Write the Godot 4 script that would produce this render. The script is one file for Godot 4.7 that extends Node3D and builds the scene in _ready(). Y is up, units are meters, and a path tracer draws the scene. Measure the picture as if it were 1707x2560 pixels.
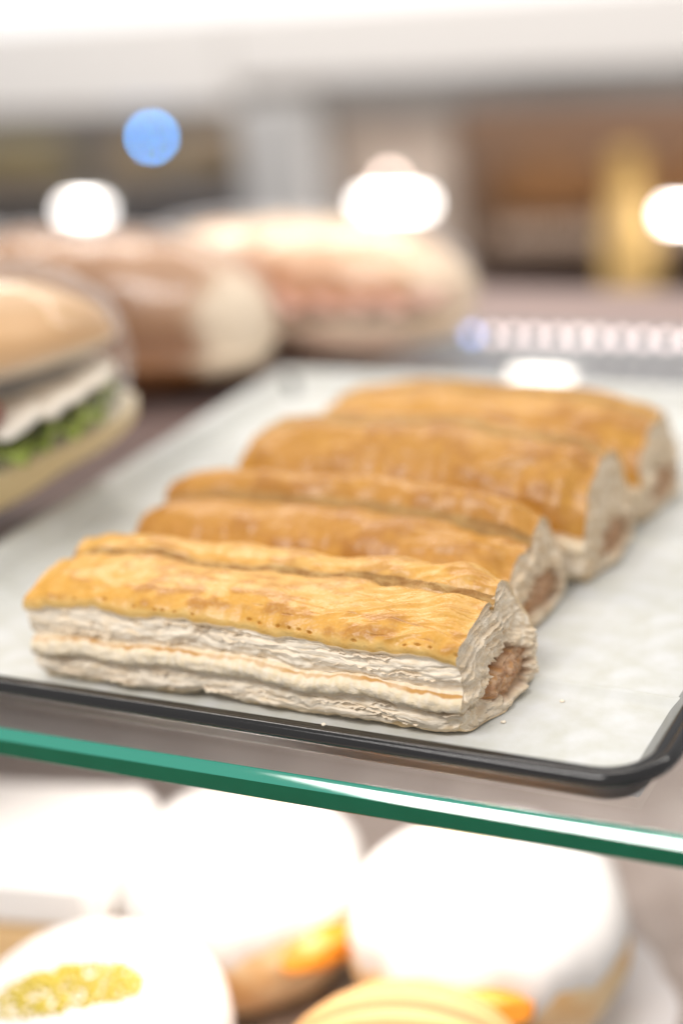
extends Node3D

# ---------------------------------------------------------------- helpers
var fine := FastNoiseLite.new()
var broad := FastNoiseLite.new()
var ridged := FastNoiseLite.new()
var cells := FastNoiseLite.new()
var taken := {}
var rng := RandomNumberGenerator.new()

func numbered(called: String) -> String:
	if not taken.has(called):
		taken[called] = 0
		return called
	taken[called] += 1
	return "%s_%03d" % [called, taken[called]]

func tag(o: Node, label: String, category: String, group := "") -> void:
	o.set_meta("label", label)
	o.set_meta("category", category)
	if group:
		o.set_meta("group", group)

func thing(called: String, label: String, category: String, at := Vector3.ZERO, turn := 0.0, group := "") -> Node3D:
	var o := Node3D.new()
	o.name = numbered(called)
	add_child(o)
	o.position = at
	o.rotation_degrees.y = turn
	tag(o, label, category, group)
	return o

func obj(called: String, mesh: Mesh, m: Material, parent: Node = self) -> MeshInstance3D:
	var o := MeshInstance3D.new()
	o.mesh = mesh
	o.material_override = m
	o.name = numbered(called) if parent == self else called
	parent.add_child(o, true)
	return o

func structure(called: String, mesh: Mesh, m: Material) -> MeshInstance3D:
	var o := obj(called, mesh, m)
	o.set_meta("kind", "structure")
	return o

func lin(r: float, g: float, b: float) -> Color:
	return Color(r, g, b).linear_to_srgb()

func mat(c: Color, rough := 0.6, metal := 0.0) -> StandardMaterial3D:
	var m := StandardMaterial3D.new()
	m.albedo_color = c
	m.roughness = rough
	m.metallic = metal
	return m

func vmat(rough: float) -> StandardMaterial3D:
	var m := mat(Color.WHITE, rough)
	m.vertex_color_use_as_albedo = true
	return m

func noise_tex(size: int, freq: float, octaves: int, sd: int, lo := 0.0, hi := 1.0) -> NoiseTexture2D:
	var n := FastNoiseLite.new()
	n.seed = sd
	n.noise_type = FastNoiseLite.TYPE_SIMPLEX_SMOOTH
	n.frequency = freq
	n.fractal_octaves = octaves
	var t := NoiseTexture2D.new()
	t.width = size
	t.height = size
	t.seamless = true
	t.noise = n
	var g := Gradient.new()
	g.set_color(0, Color(lo, lo, lo))
	g.set_color(1, Color(hi, hi, hi))
	t.color_ramp = g
	return t

func tint_tex(freq: float, octaves: int, sd: int, a: Color, b: Color) -> NoiseTexture2D:
	var t := noise_tex(512, freq, octaves, sd)
	var g := Gradient.new()
	g.set_color(0, a)
	g.set_color(1, b)
	t.color_ramp = g
	return t

func relief(m: StandardMaterial3D, tex: Texture2D, centimetres: float, scale: float) -> void:
	m.heightmap_enabled = true
	m.heightmap_texture = tex
	m.heightmap_scale = centimetres
	m.uv1_triplanar = true
	m.uv1_scale = Vector3.ONE * scale

# Arrays of one mesh that several grids are added to.
class Sheet:
	var pos := PackedVector3Array()
	var nrm := PackedVector3Array()
	var col := PackedColorArray()
	var idx := PackedInt32Array()

	# rows x columns of points; wrap joins the last column to the first
	func grid(p: PackedVector3Array, c: PackedColorArray, rows: int, cols: int, wrap := false, flip := false) -> void:
		var first := pos.size()
		var nn := PackedVector3Array()
		nn.resize(p.size())
		for r in rows - 1:
			for k in (cols if wrap else cols - 1):
				var k2 := (k + 1) % cols
				var a := r * cols + k
				var b := r * cols + k2
				var d := (r + 1) * cols + k
				var e := (r + 1) * cols + k2
				if flip:
					var s := b
					b = d
					d = s
				var n1 := (p[d] - p[a]).cross(p[b] - p[a])
				var n2 := (p[d] - p[e]).cross(p[b] - p[e]) * -1.0
				nn[a] += n1
				nn[b] += n1 + n2
				nn[d] += n1 + n2
				nn[e] += n2
				idx.append_array([first + a, first + b, first + d, first + b, first + e, first + d])
		for i in nn.size():
			nn[i] = nn[i].normalized() if nn[i].length_squared() > 1e-24 else Vector3.UP
		pos.append_array(p)
		nrm.append_array(nn)
		col.append_array(c)

	func build() -> ArrayMesh:
		var a := []
		a.resize(Mesh.ARRAY_MAX)
		a[Mesh.ARRAY_VERTEX] = pos
		a[Mesh.ARRAY_NORMAL] = nrm
		if col.size() == pos.size():
			a[Mesh.ARRAY_COLOR] = col
		a[Mesh.ARRAY_INDEX] = idx
		var m := ArrayMesh.new()
		m.add_surface_from_arrays(Mesh.PRIMITIVE_TRIANGLES, a)
		return m

# A box with chamfered edges; c is the chamfer
func block(size: Vector3, c := 0.002, at := Vector3.ZERO) -> ArrayMesh:
	var st := SurfaceTool.new()
	st.begin(Mesh.PRIMITIVE_TRIANGLES)
	var h := size / 2.0
	c = minf(c, minf(h.x, minf(h.y, h.z)) * 0.9)
	var quad := func(q: Array) -> void:
		var n: Vector3 = (q[2] - q[0]).cross(q[1] - q[0])
		var mid: Vector3 = (q[0] + q[1] + q[2] + q[q.size() - 1]) / 4.0
		if n.dot(mid) < 0:
			q.reverse()
			n = -n
		st.set_smooth_group(-1)
		for k in range(1, q.size() - 1):
			for v in [q[0], q[k], q[k + 1]]:
				st.set_normal(n.normalized())
				st.add_vertex(v + at)
	for ax in 3:
		for s in [-1.0, 1.0]:
			var face := []
			for k in [[-1, -1], [1, -1], [1, 1], [-1, 1]]:
				var v := Vector3.ZERO
				v[ax] = s * h[ax]
				v[(ax + 1) % 3] = k[0] * (h[(ax + 1) % 3] - c)
				v[(ax + 2) % 3] = k[1] * (h[(ax + 2) % 3] - c)
				face.append(v)
			quad.call(face)
			for t in [-1.0, 1.0]:
				var b := (ax + 1) % 3
				var d := (ax + 2) % 3
				var e := []
				for k in [[0, -1], [0, 1], [1, 1], [1, -1]]:
					var v := Vector3.ZERO
					v[ax] = s * (h[ax] if k[0] == 0 else h[ax] - c)
					v[b] = t * (h[b] - c if k[0] == 0 else h[b])
					v[d] = k[1] * (h[d] - c)
					e.append(v)
				quad.call(e)
	for sx in [-1.0, 1.0]:
		for sy in [-1.0, 1.0]:
			for sz in [-1.0, 1.0]:
				quad.call([Vector3(sx * h.x, sy * (h.y - c), sz * (h.z - c)), Vector3(sx * (h.x - c), sy * h.y, sz * (h.z - c)), Vector3(sx * (h.x - c), sy * (h.y - c), sz * h.z)])
	st.index()
	return st.commit()

# A lathe about y: profile of (radius, height), with an optional wobble of the radius
func lathe(profile: Array, seg := 40, wobble := 0.0, sd := 0.0, flip := true) -> ArrayMesh:
	var p := PackedVector3Array()
	for q in profile:
		for k in seg:
			var a := TAU * k / seg
			var r: float = q.x * (1.0 + wobble * broad.get_noise_3d(cos(a) * 60 + sd, q.y * 900, sin(a) * 60))
			p.append(Vector3(r * cos(a), q.y, r * sin(a)))
	var s := Sheet.new()
	s.grid(p, PackedColorArray(), profile.size(), seg, true, flip)
	return s.build()

func spline(pts: Array, per: Array) -> Array:
	var out := []
	for i in pts.size() - 1:
		var a: Vector2 = pts[maxi(i - 1, 0)]
		var b: Vector2 = pts[i]
		var c: Vector2 = pts[i + 1]
		var d: Vector2 = pts[mini(i + 2, pts.size() - 1)]
		for k in per[i]:
			out.append(b.cubic_interpolate(c, a, d, float(k) / per[i]))
	out.append(pts[pts.size() - 1])
	return out

func ss(a: float, b: float, x: float) -> float:
	return smoothstep(a, b, x)

# ---------------------------------------------------------------- materials
var m_crust: StandardMaterial3D
var m_dough: StandardMaterial3D
var m_seam: StandardMaterial3D
var m_meat: StandardMaterial3D
var m_tray: StandardMaterial3D
var m_paper: StandardMaterial3D
var m_film: StandardMaterial3D
var m_bread: StandardMaterial3D
var m_crumb: StandardMaterial3D

func make_materials() -> void:
	fine.seed = 11
	fine.frequency = 1.0
	fine.noise_type = FastNoiseLite.TYPE_SIMPLEX_SMOOTH
	fine.fractal_type = FastNoiseLite.FRACTAL_NONE
	broad.seed = 5
	broad.frequency = 0.02
	broad.noise_type = FastNoiseLite.TYPE_SIMPLEX_SMOOTH
	broad.fractal_octaves = 3
	ridged.seed = 23
	ridged.frequency = 1.0
	ridged.noise_type = FastNoiseLite.TYPE_SIMPLEX_SMOOTH
	ridged.fractal_type = FastNoiseLite.FRACTAL_RIDGED
	ridged.fractal_octaves = 3
	rng.seed = 77
	cells.seed = 41
	cells.frequency = 1.0
	cells.noise_type = FastNoiseLite.TYPE_CELLULAR
	cells.fractal_type = FastNoiseLite.FRACTAL_NONE
	cells.cellular_return_type = FastNoiseLite.RETURN_DISTANCE
	m_crust = vmat(0.4)
	m_crust.metallic_specular = 0.45
	m_crust.roughness_texture = noise_tex(512, 0.02, 4, 4, 0.55, 1.0)
	m_crust.roughness = 0.52
	m_crust.clearcoat_enabled = true
	m_crust.clearcoat = 0.13
	m_crust.clearcoat_roughness = 0.22
	relief(m_crust, noise_tex(512, 0.05, 4, 9), 0.005, 40)
	m_dough = vmat(0.8)
	m_dough.metallic_specular = 0.3
	relief(m_dough, noise_tex(512, 0.08, 4, 19), 0.014, 60)
	m_seam = vmat(0.8)
	relief(m_seam, m_dough.heightmap_texture, 0.03, 60)
	m_meat = vmat(0.42)
	relief(m_meat, noise_tex(512, 0.05, 4, 29), 0.05, 70)
	m_tray = mat(lin(0.012, 0.011, 0.011), 0.13)
	m_tray.metallic_specular = 0.5
	m_tray.roughness_texture = noise_tex(512, 0.03, 4, 3, 0.7, 1.0)
	m_tray.uv1_triplanar = true
	m_tray.uv1_scale = Vector3.ONE * 12
	relief(m_tray, noise_tex(512, 0.15, 3, 31), 0.0012, 30)
	m_paper = mat(lin(0.64, 0.645, 0.64), 0.75)
	m_paper.albedo_texture = tint_tex(0.005, 5, 8, Color(0.93, 0.925, 0.885), Color.WHITE)
	relief(m_paper, noise_tex(512, 0.12, 4, 39), 0.006, 25)
	m_film = mat(Color(1, 1, 1, 0.04), 0.15)
	m_film.transparency = BaseMaterial3D.TRANSPARENCY_ALPHA
	m_film.metallic_specular = 0.45
	m_bread = vmat(0.5)
	relief(m_bread, noise_tex(512, 0.03, 4, 49), 0.05, 20)
	m_crumb = vmat(0.9)
	relief(m_crumb, noise_tex(512, 0.06, 4, 59), 0.08, 30)

# ---------------------------------------------------------------- sausage roll
const CRUST_PALE := Vector3(0.68, 0.44, 0.145)
const CRUST_GOLD := Vector3(0.62, 0.315, 0.05)
const CRUST_AMBER := Vector3(0.38, 0.155, 0.022)
const DOUGH := Vector3(0.91, 0.80, 0.65)
const DOUGH_TAN := Vector3(0.78, 0.62, 0.42)

func color_of(v: Vector3) -> Color:
	return Color(v.x, v.y, v.z)

# one row of the wrap: z forward, y up (mm); zone 0 layers, 1 folded edge, 2 crust, 3 seam
func roll_profile(detail: float, kind: int) -> Dictionary:
	var q := [
		[Vector2(-44, 1.2), 0, 8], [Vector2(-22, 0.2), 0, 14], [Vector2(-5, 0.3), 0, 8], [Vector2(-1.2, 1.3), 0, 8], [Vector2(0.4, 3), 0, 12], [Vector2(1.0, 5), 0, 14], [Vector2(0.6, 7.4), 0, 12], [Vector2(-0.9, 9.3), 0, 6],
		[Vector2(0.6, 10.0), 1, 8], [Vector2(2.6, 11.6), 1, 10], [Vector2(3.1, 13.6), 1, 10], [Vector2(2.5, 15.5), 1, 8], [Vector2(0.6, 16.8), 1, 8],
		[Vector2(-0.6, 17.5), 0, 10], [Vector2(0.3, 19.6), 0, 14], [Vector2(1.1, 23), 0, 16], [Vector2(0.7, 27.0), 0, 10],
		[Vector2(1.1, 27.3), 2, 4], [Vector2(1.6, 27.6), 2, 6], [Vector2(1.8, 28.6), 2, 12], [Vector2(1.5, 30.4), 2, 16], [Vector2(-0.8, 32.6), 2, 20], [Vector2(-5, 34.8), 2, 24], [Vector2(-11, 36.2), 2, 24], [Vector2(-18, 36.8), 2, 20], [Vector2(-24.8, 36.3), 2, 10],
		[Vector2(-26.3, 35.6), 3, 6], [Vector2(-27.0, 35.2), 3, 6], [Vector2(-27.9, 35.6), 3, 6],
		[Vector2(-29.2, 36.5), 2, 10], [Vector2(-34, 38.0), 2, 16], [Vector2(-38.5, 37.2), 2, 12], [Vector2(-43, 33.2), 2, 14], [Vector2(-46.8, 27), 2, 10],
		[Vector2(-48.6, 19), 0, 10], [Vector2(-48.2, 10), 0, 10], [Vector2(-46.5, 4), 0, 6], [Vector2(-44, 1.2), 0, 1],
	]
	if kind > 0:
		var front := [[Vector2(1.0, 11), 1, 8], [Vector2(2.2, 12.5), 1, 8], [Vector2(2.4, 14), 1, 8], [Vector2(1.8, 15.2), 1, 6], [Vector2(1.0, 16), 1, 6]]
		var dome := [[Vector2(0.8, 17.5), 2, 12], [Vector2(0.6, 20), 2, 20], [Vector2(-1.5, 25), 2, 22], [Vector2(-6, 30.5), 2, 24], [Vector2(-12, 34.8), 2, 20], [Vector2(-18, 37.4), 2, 18], [Vector2(-23.5, 38.3), 2, 10], [Vector2(-26, 38.2), 3, 6], [Vector2(-27, 37.8), 3, 6], [Vector2(-28.2, 38.2), 3, 6], [Vector2(-30, 38.7), 2, 12], [Vector2(-34, 38.6), 2, 14], [Vector2(-39, 36.5), 2, 16], [Vector2(-44, 31.5), 2, 14], [Vector2(-47.5, 25), 2, 10]]
		var lobes := [[Vector2(0.8, 17.5), 2, 12], [Vector2(0.8, 20), 2, 18], [Vector2(-1, 25), 2, 18], [Vector2(-5, 29.8), 2, 18], [Vector2(-11, 33.2), 2, 16], [Vector2(-17, 34.0), 2, 14], [Vector2(-21.5, 32.6), 2, 8], [Vector2(-23.4, 31.2), 3, 6], [Vector2(-24.6, 30.6), 3, 6], [Vector2(-25.8, 31.6), 3, 6], [Vector2(-27.4, 34), 2, 12], [Vector2(-31, 37.8), 2, 16], [Vector2(-36, 39), 2, 18], [Vector2(-42, 35.5), 2, 16], [Vector2(-47, 26.5), 2, 10]]
		q = q.slice(0, 8) + front + (dome if kind == 1 else lobes) + q.slice(-4)
	var pts := []
	var per := []
	var zone := []
	for i in q.size():
		pts.append(q[i][0])
		if i < q.size() - 1:
			var n := maxi(2, int(q[i][2] * detail))
			per.append(n)
			for k in n:
				zone.append(q[i][1])
	zone.append(0)
	return {"pts": spline(pts, per), "zone": zone}

# how far each leaf of a laminated dough stands out: v counts leaves, u runs along them
func sheets(v: float, u: float, sd: float) -> float:
	var i := floorf(v)
	var f := v - i
	var a := fine.get_noise_2d(u * 0.06, i * 13.7 + sd) + 0.5 * fine.get_noise_2d(u * 0.26, i * 7.1 + sd)
	var b := fine.get_noise_2d(u * 0.06, (i + 1.0) * 13.7 + sd) + 0.5 * fine.get_noise_2d(u * 0.26, (i + 1.0) * 7.1 + sd)
	var gap := maxf(0.0, 0.25 + 0.9 * fine.get_noise_2d(u * 0.06 + 200.0, i * 5.3 + sd))
	return 1.05 * lerpf(a, b, ss(0.70, 1.0, f)) - 0.4 * gap * exp(-pow((f - 0.84) / 0.11, 2.0)) + 0.22 * sin(f * PI)

func make_roll(k: Dictionary) -> Node3D:
	var root := thing("sausage_roll", k.label, "sausage roll", k.at, k.turn, "sausage rolls lined up on the baking tray")
	var prof := roll_profile(k.detail, k.kind)
	var nv: int = prof.pts.size()
	var nu := int(360 * k.detail)
	var half: float = 0.075 * k.long
	var sd: float = k.seed * 37.0
	var amber: float = k.amber
	var round: float = 1.0 if k.kind > 0 else 0.0
	var sz: float = 24.6 if k.kind == 2 else 27.0
	var P := PackedVector3Array()
	var C := PackedColorArray()
	var ends := {1.0: PackedVector3Array(), -1.0: PackedVector3Array()}
	P.resize(nu * nv)
	C.resize(nu * nv)
	for i in nu:
		var t := float(i) / (nu - 1) * 2.0 - 1.0
		var x := t * half * 1000.0            # mm
		var tip := ss(0.86, 1.0, absf(t))
		var hs := 1.0 - 0.07 * tip - (0.08 * ss(0.1, 1.0, t) * (1.0 if k.slope else 0.0)) + 0.035 * fine.get_noise_2d(x * 0.02, sd) - round * (0.13 * ss(0.45, 1.0, t) + 0.10 * ss(0.55, 1.0, -t))
		var ws := 1.0 - 0.05 * tip - round * 0.07 * ss(0.55, 1.0, absf(t)) + 0.02 * fine.get_noise_2d(x * 0.025, sd + 50)
		var bow: float = 1.5 * fine.get_noise_2d(x * 0.012, sd + 90)
		var lip_wave: float = 1.1 * fine.get_noise_2d(x * 0.035, sd + 10) + 0.55 * fine.get_noise_2d(x * 0.16, sd + 20)
		var edge_wave: float = 1.5 * fine.get_noise_2d(x * 0.03, sd + 30) + 0.3 * fine.get_noise_2d(x * 0.22, sd + 40)
		var notch: float = 2.6 * exp(-pow((x - k.notch) / 7.0, 2.0))
		var seam_shift: float = k.seam + 3.2 * fine.get_noise_2d(x * 0.022, sd + 60) + 1.0 * fine.get_noise_2d(x * 0.09, sd + 61)
		var seam_depth: float = k.depth * maxf(0.0, 0.62 + 1.1 * fine.get_noise_2d(x * 0.045, sd + 70)) * (0.3 + 0.7 * ss(-1.0, -0.8, t))
		for j in nv:
			var b: Vector2 = prof.pts[j]
			var zone: int = prof.zone[j]
			var up: Vector2 = prof.pts[mini(j + 1, nv - 1)] - prof.pts[maxi(j - 1, 0)]
			var n := Vector2(up.y, -up.x).normalized()      # outward: (z, y)
			if b.y > 5 and b.x < -46:
				n = Vector2(-1, 0)
			var z := b.x
			var y := b.y
			# the seam wanders across the top
			var on_top := 1.0 if b.y > 22 else 0.0
			var near_seam := exp(-pow((z + sz) / 8.0, 2.0)) * on_top
			var w_top := ss(20, 30, y)
			z += seam_shift * near_seam
			y -= seam_depth * exp(-pow((b.x + sz) / (1.2 + 0.5 * k.depth), 2.0)) * on_top
			# rims rise and fall
			if b.x > -12:
				y += lip_wave * ss(18, 27, b.y) * (1.0 - ss(31, 35, b.y))
				y += edge_wave * ss(4, 10, b.y) * (1.0 - ss(17, 20, b.y))
				y += notch * (1.0 - ss(0.0, 9.0, b.y)) * ss(-12, -2, b.x)
			y *= k.tall * hs + (0.06 * ss(0.1, 0.8, t) * ss(-14, -30, b.x) if k.slope else 0.0)
			z = (z + 23.0) * ws - 23.0 + bow
			var d := 0.0
			var c := DOUGH
			var px := x + sd * 3.0
			if zone == 0:
				var warp := 1.7 * fine.get_noise_2d(px * 0.035, y * 0.10) + 0.35 * fine.get_noise_2d(px * 0.2, y * 0.4 + 40)
				d = 0.46 * sheets((y + warp) * 0.42, px, sd)
				var hollow := ss(0.28, 0.62, fine.get_noise_2d(px * 0.06 + 31, (y + warp) * 0.24 + sd))
				d -= 0.85 * hollow
				d += 0.5 * fine.get_noise_3d(px * 0.07, y * 0.25, sd + 8.0) + 0.07 * fine.get_noise_3d(px * 0.45, y * 2.4, sd)
				var m := 0.5 + 0.5 * fine.get_noise_3d(px * 0.11, (y + warp) * 0.9, sd + 3.0)
				c = DOUGH.lerp(DOUGH_TAN, clampf(0.75 * ss(0.45, 0.95, m) + 0.35 * (1.0 - ss(1.0, 6.0, y)), 0, 1))
				if y < 2.2:
					c = c.lerp(CRUST_PALE, 0.55 * (0.6 + 0.6 * fine.get_noise_2d(px * 0.1, 77)))
				d *= (0.25 if (b.x < -3 and b.y < 2) else 1.0) * ss(0, 3, absf(b.x + 48.6) + absf(b.y - 19) + 3)
			elif zone == 1:
				var grain := fine.get_noise_3d(px * 0.5, y * 0.35, sd + 5.0)
				d = 0.35 * fine.get_noise_3d(px * 0.14, y * 0.3, sd) + 0.14 * grain + 0.08 * fine.get_noise_3d(px * 1.6, y * 1.4, sd)
				var golden := ss(16.0, 16.5, b.y + 0.4 * fine.get_noise_2d(px * 0.25, 3)) * (1.0 - ss(16.75, 17.0, b.y))
				golden *= 0.55 + 0.6 * ss(-0.5, 0.3, fine.get_noise_2d(px * 0.06, 9.0 + sd))
				c = DOUGH.lerp(Vector3(0.82, 0.66, 0.42), 0.5 + 0.4 * grain)
				c = c.lerp(Vector3(0.56, 0.28, 0.07), clampf(golden, 0, 1) * 0.9)
				c = c.lerp(DOUGH, 0.7 * (1.0 - ss(9.5, 11.5, b.y)))
			else:
				# baked, egg washed skin
				var big := fine.get_noise_3d(px * 0.045, b.y * 0.06, z * 0.05 + sd)
				var mid := fine.get_noise_3d(px * 0.16, y * 0.2, z * 0.17 + sd)
				var dot := fine.get_noise_3d(px * 0.75, y * 0.8, z * 0.8 + sd)
				var dust := fine.get_noise_3d(px * 2.1, y * 2.2, z * 2.2 + sd)
				d = 0.95 * big + 0.24 * mid + 0.05 * dot + 0.02 * dust
				# slanting folds towards the right end
				var fold := ridged.get_noise_2d((px * 0.5 + z * 1.1) * 0.05, (px * 0.2 - z) * 0.02 + sd)
				d += k.fold * fold * ss(0.15, 0.8, t) * ss(28, 33, b.y)
				# brush lines
				var brush := ss(0.72, 0.95, ridged.get_noise_2d(px * 0.012 + 5.0, (z - px * 0.05) * 0.16 + sd))
				d -= 0.22 * brush
				var streak := fine.get_noise_2d(px * 0.016 + 70.0, z * 0.22 + sd)
				if k.kind > 0:
					mid *= 0.5
					dust *= 0.5
				var bake := 0.5 + 0.55 * big + 0.35 * mid
				var zone_amber := ss(29.8, 32.5, b.y) * (1.0 - 0.35 * ss(34.8, 36.2, b.y))
				if k.kind > 0:
					zone_amber = 1.0
				c = CRUST_PALE.lerp(CRUST_GOLD, clampf(0.25 + 0.9 * zone_amber + 0.4 * mid, 0, 1))
				c = c.lerp(CRUST_AMBER, clampf(amber * (1.0 - 0.7 * ss(0.0, 0.5, 0.6 * big + 0.9 * streak)) + 0.75 * ss(0.45, 0.95, bake + 0.35 * streak) * zone_amber + 0.45 * brush, 0, 0.95))
				c = c.lerp(c * 0.72, clampf(ss(0.45, 0.75, dust) * 0.5, 0, 1))
				c = c.lerp(CRUST_PALE * 1.05, 0.2 * ss(0.1, 0.6, dot))
				# the cut edge of the skin
				if b.y < (28.4 if k.kind == 0 else 17.8) and b.x > -2:
					c = c.lerp(DOUGH, 0.5)
				# docking holes above the front rim
				var row_y: float = 30.6 + 0.5 * sin(x * 0.11)
				if k.kind == 0 and b.x > -6 and b.y < 33:
					var cell := floorf((x + 2.0 * sin(x * 0.05)) / 3.6)
					var here: float = (cell + 0.5) * 3.6 - 2.0 * sin(x * 0.05) + 0.8 * fine.get_noise_1d(cell * 7.3 + sd)
					var want := fine.get_noise_1d(cell * 3.1 + sd + 900.0)
					if want > 0.08:
						var rr := Vector2((x - here) / (0.5 + 0.8 * absf(want)), (b.y - row_y - 0.9 * want) / 0.36).length()
						var pit := 1.0 - ss(0.3, 1.15, rr)
						d -= 0.8 * pit
						c = c.lerp(CRUST_AMBER, 0.35 * pit)
				if zone == 3:
					d = 0.35 * mid + 0.3 * fine.get_noise_3d(px * 0.5, y * 1.3, z * 1.2 + sd)
					c = Vector3(0.40, 0.21, 0.065).lerp(Vector3(0.56, 0.36, 0.14), clampf(0.5 + 0.8 * mid + 0.3 * dot, 0, 1))  # unglazed tan seam, its darker brown also paints the shade in the groove
				else:
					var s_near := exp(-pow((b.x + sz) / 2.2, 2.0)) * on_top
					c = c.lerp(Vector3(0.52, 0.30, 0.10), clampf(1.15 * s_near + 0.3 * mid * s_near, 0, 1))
			var far := (5.5 - 3.0 * round) * ss(0.84, 1.0, t) * ss(-5, -20, b.x) * (1.0 - ss(12, 32, b.y)) - 2.2 * ss(0.9, 1.0, absf(t)) * ss(-6, 1, b.x) * (1.0 - ss(2, 9, b.y)) * signf(t)
			far += 0.7 * fine.get_noise_2d(b.y * 0.09 + sd, b.x * 0.07) * ss(0.9, 1.0, absf(t))
			if i == 0 or i == nu - 1:
				ends[signf(t)].append(Vector3(x + far, maxf(y, 0.05), z))
			var pos := Vector3(x + far, y + n.y * d, z + n.x * d)
			pos.y = maxf(pos.y, 0.05)
			P[i * nv + j] = pos * 0.001
			C[i * nv + j] = color_of(c)
	# split the sweep into its parts along the zones
	var parts := {0: Sheet.new(), 1: Sheet.new(), 2: Sheet.new(), 3: Sheet.new()}
	var j0 := 0
	while j0 < nv - 1:
		var j1 := j0
		while j1 < nv - 1 and prof.zone[j1] == prof.zone[j0]:
			j1 += 1
		var cols := j1 - j0 + 1
		var p := PackedVector3Array()
		var c := PackedColorArray()
		for i in nu:
			p.append_array(P.slice(i * nv + j0, i * nv + j1 + 1))
			c.append_array(C.slice(i * nv + j0, i * nv + j1 + 1))
			if j1 < nv - 1:   # keep each zone's own colour up to its rim
				c[c.size() - 1] = c[c.size() - 2]
		parts[prof.zone[j0]].grid(p, c, nu, cols, false, k.flip)
		j0 = j1
	obj("crust", parts[2].build(), m_crust, root)
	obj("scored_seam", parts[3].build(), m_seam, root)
	obj("folded_edge", parts[1].build(), m_dough, root)
	var layers := obj("pastry_layers", parts[0].build(), m_dough, root)
	# the two cut ends, layered round the filling
	for side in [1.0, -1.0]:
		var rings := int(70 * k.detail)
		var p := PackedVector3Array()
		var c := PackedColorArray()
		var col0 := (nu - 1) * nv if side > 0 else 0
		for r in rings:
			var s := float(r) / (rings - 1)
			for j in nv:
				var a: Vector3 = (P[col0 + j] * 1000.0).lerp(ends[side][j], ss(0.0, 0.10, s))
				var y := lerpf(a.y, 11.0, s)
				var z := lerpf(a.z, -27.0, s)
				var ang := atan2(y - 9.0, (z + 28.0) * 0.5)
				var q := Vector2((z + 28.0) / 2.0, y - 8.5).length()
				var wav := 1.3 * fine.get_noise_2d(ang * 1.6 + sd, q * 0.12)
				var lam := sheets((q + wav) * 1.15, ang * 12.0, sd + side * 9) + 0.35 * fine.get_noise_3d((q + wav) * 2.1, ang * 3.0, sd + side * 5)
				var comb := fine.get_noise_3d(q * 0.3, ang * 7.0, sd + side)
				var f := fine.get_noise_3d(z * 0.8, y * 0.8, sd + side * 4)
				var inner := 1.0 - ss(4.7, 6.6, q + 1.8 * fine.get_noise_2d(ang * 2.4 + sd, side) + 0.8 * comb)
				var skin := ss(0.0, 0.05, s)
				var d := skin * (-0.8 + 0.95 * lam + 0.3 * comb + 0.26 * f + 2.2 * sin(minf(s * 4.0, 1.0) * PI * 0.5)) - 3.6 * inner
				var x: float = a.x + side * (d - 1.0 * ss(10, 30, y) * skin)
				p.append(Vector3(x, y, z) * 0.001)
				var cc := DOUGH.lerp(DOUGH_TAN, clampf(0.35 + 0.7 * comb + 0.4 * f, 0, 1) * 0.7)
				cc = cc.lerp(Vector3(0.66, 0.48, 0.29), (0.3 + 0.4 * round) * (0.7 + 0.5 * comb))  # tan of baked ends, deepened to paint in the shade on them
				cc = cc.lerp(CRUST_PALE, 0.5 * (1.0 - ss(0.0, 0.035, s)))
				cc = cc.lerp(Vector3(0.40, 0.22, 0.11), inner * 0.8)
				c.append(color_of(cc))
		var sh := Sheet.new()
		sh.grid(p, c, rings, nv, false, (side > 0) != k.flip)
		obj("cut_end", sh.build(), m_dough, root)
		# minced filling
		var fp := PackedVector3Array()
		var fc := PackedColorArray()
		var fr := int(60 * k.detail)
		var fs := int(110 * k.detail)
		for r in fr:
			for h in fs:
				var ph := TAU * float(h) / fs
				var rad := float(r) / (fr - 1) * (1.0 + 0.10 * fine.get_noise_2d(cos(ph) * 2.0 + sd, sin(ph) * 2.0))
				var fy := 5.8 * rad * sin(ph)
				var fz := 16.5 * rad * cos(ph)
				var chunk := cells.get_noise_3d(fz * 0.30 + sd, fy * 0.36, side * 7.0)
				var bump := 1.5 * (-chunk) + 0.8 * fine.get_noise_3d(fz * 0.22 + sd, fy * 0.25, side) + 0.35 * fine.get_noise_3d(fz * 0.8, fy * 0.9, sd)
				fp.append(Vector3(side * (half * 1000.0 - 2.6 + 2.2 * (1.0 - rad * rad) - 4.0 * ss(0.8, 1.0, rad) + bump) + (4.2 - 2.4 * round if side > 0 else 0.0), 8.4 + fy - 0.06 * fz, -28.5 + fz) * 0.001)
				var mm := 0.5 + 0.7 * fine.get_noise_3d(fz * 0.35, fy * 0.4, sd + 40)
				fc.append(color_of(Vector3(0.46, 0.23, 0.11).lerp(Vector3(0.66, 0.42, 0.25), clampf(mm, 0, 1)).lerp(Vector3(0.58, 0.27, 0.07), 0.6 * ss(0.25, 0.55, fine.get_noise_3d(fz * 0.5 + 9.0, fy * 0.5, sd)))))
		var fsheet := Sheet.new()
		fsheet.grid(fp, fc, fr, fs, true, side < 0)
		obj("filling", fsheet.build(), m_meat, root)
	# loose leaves of pastry standing out of the front
	var g := RandomNumberGenerator.new()
	g.seed = 100 + int(k.seed)
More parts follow.
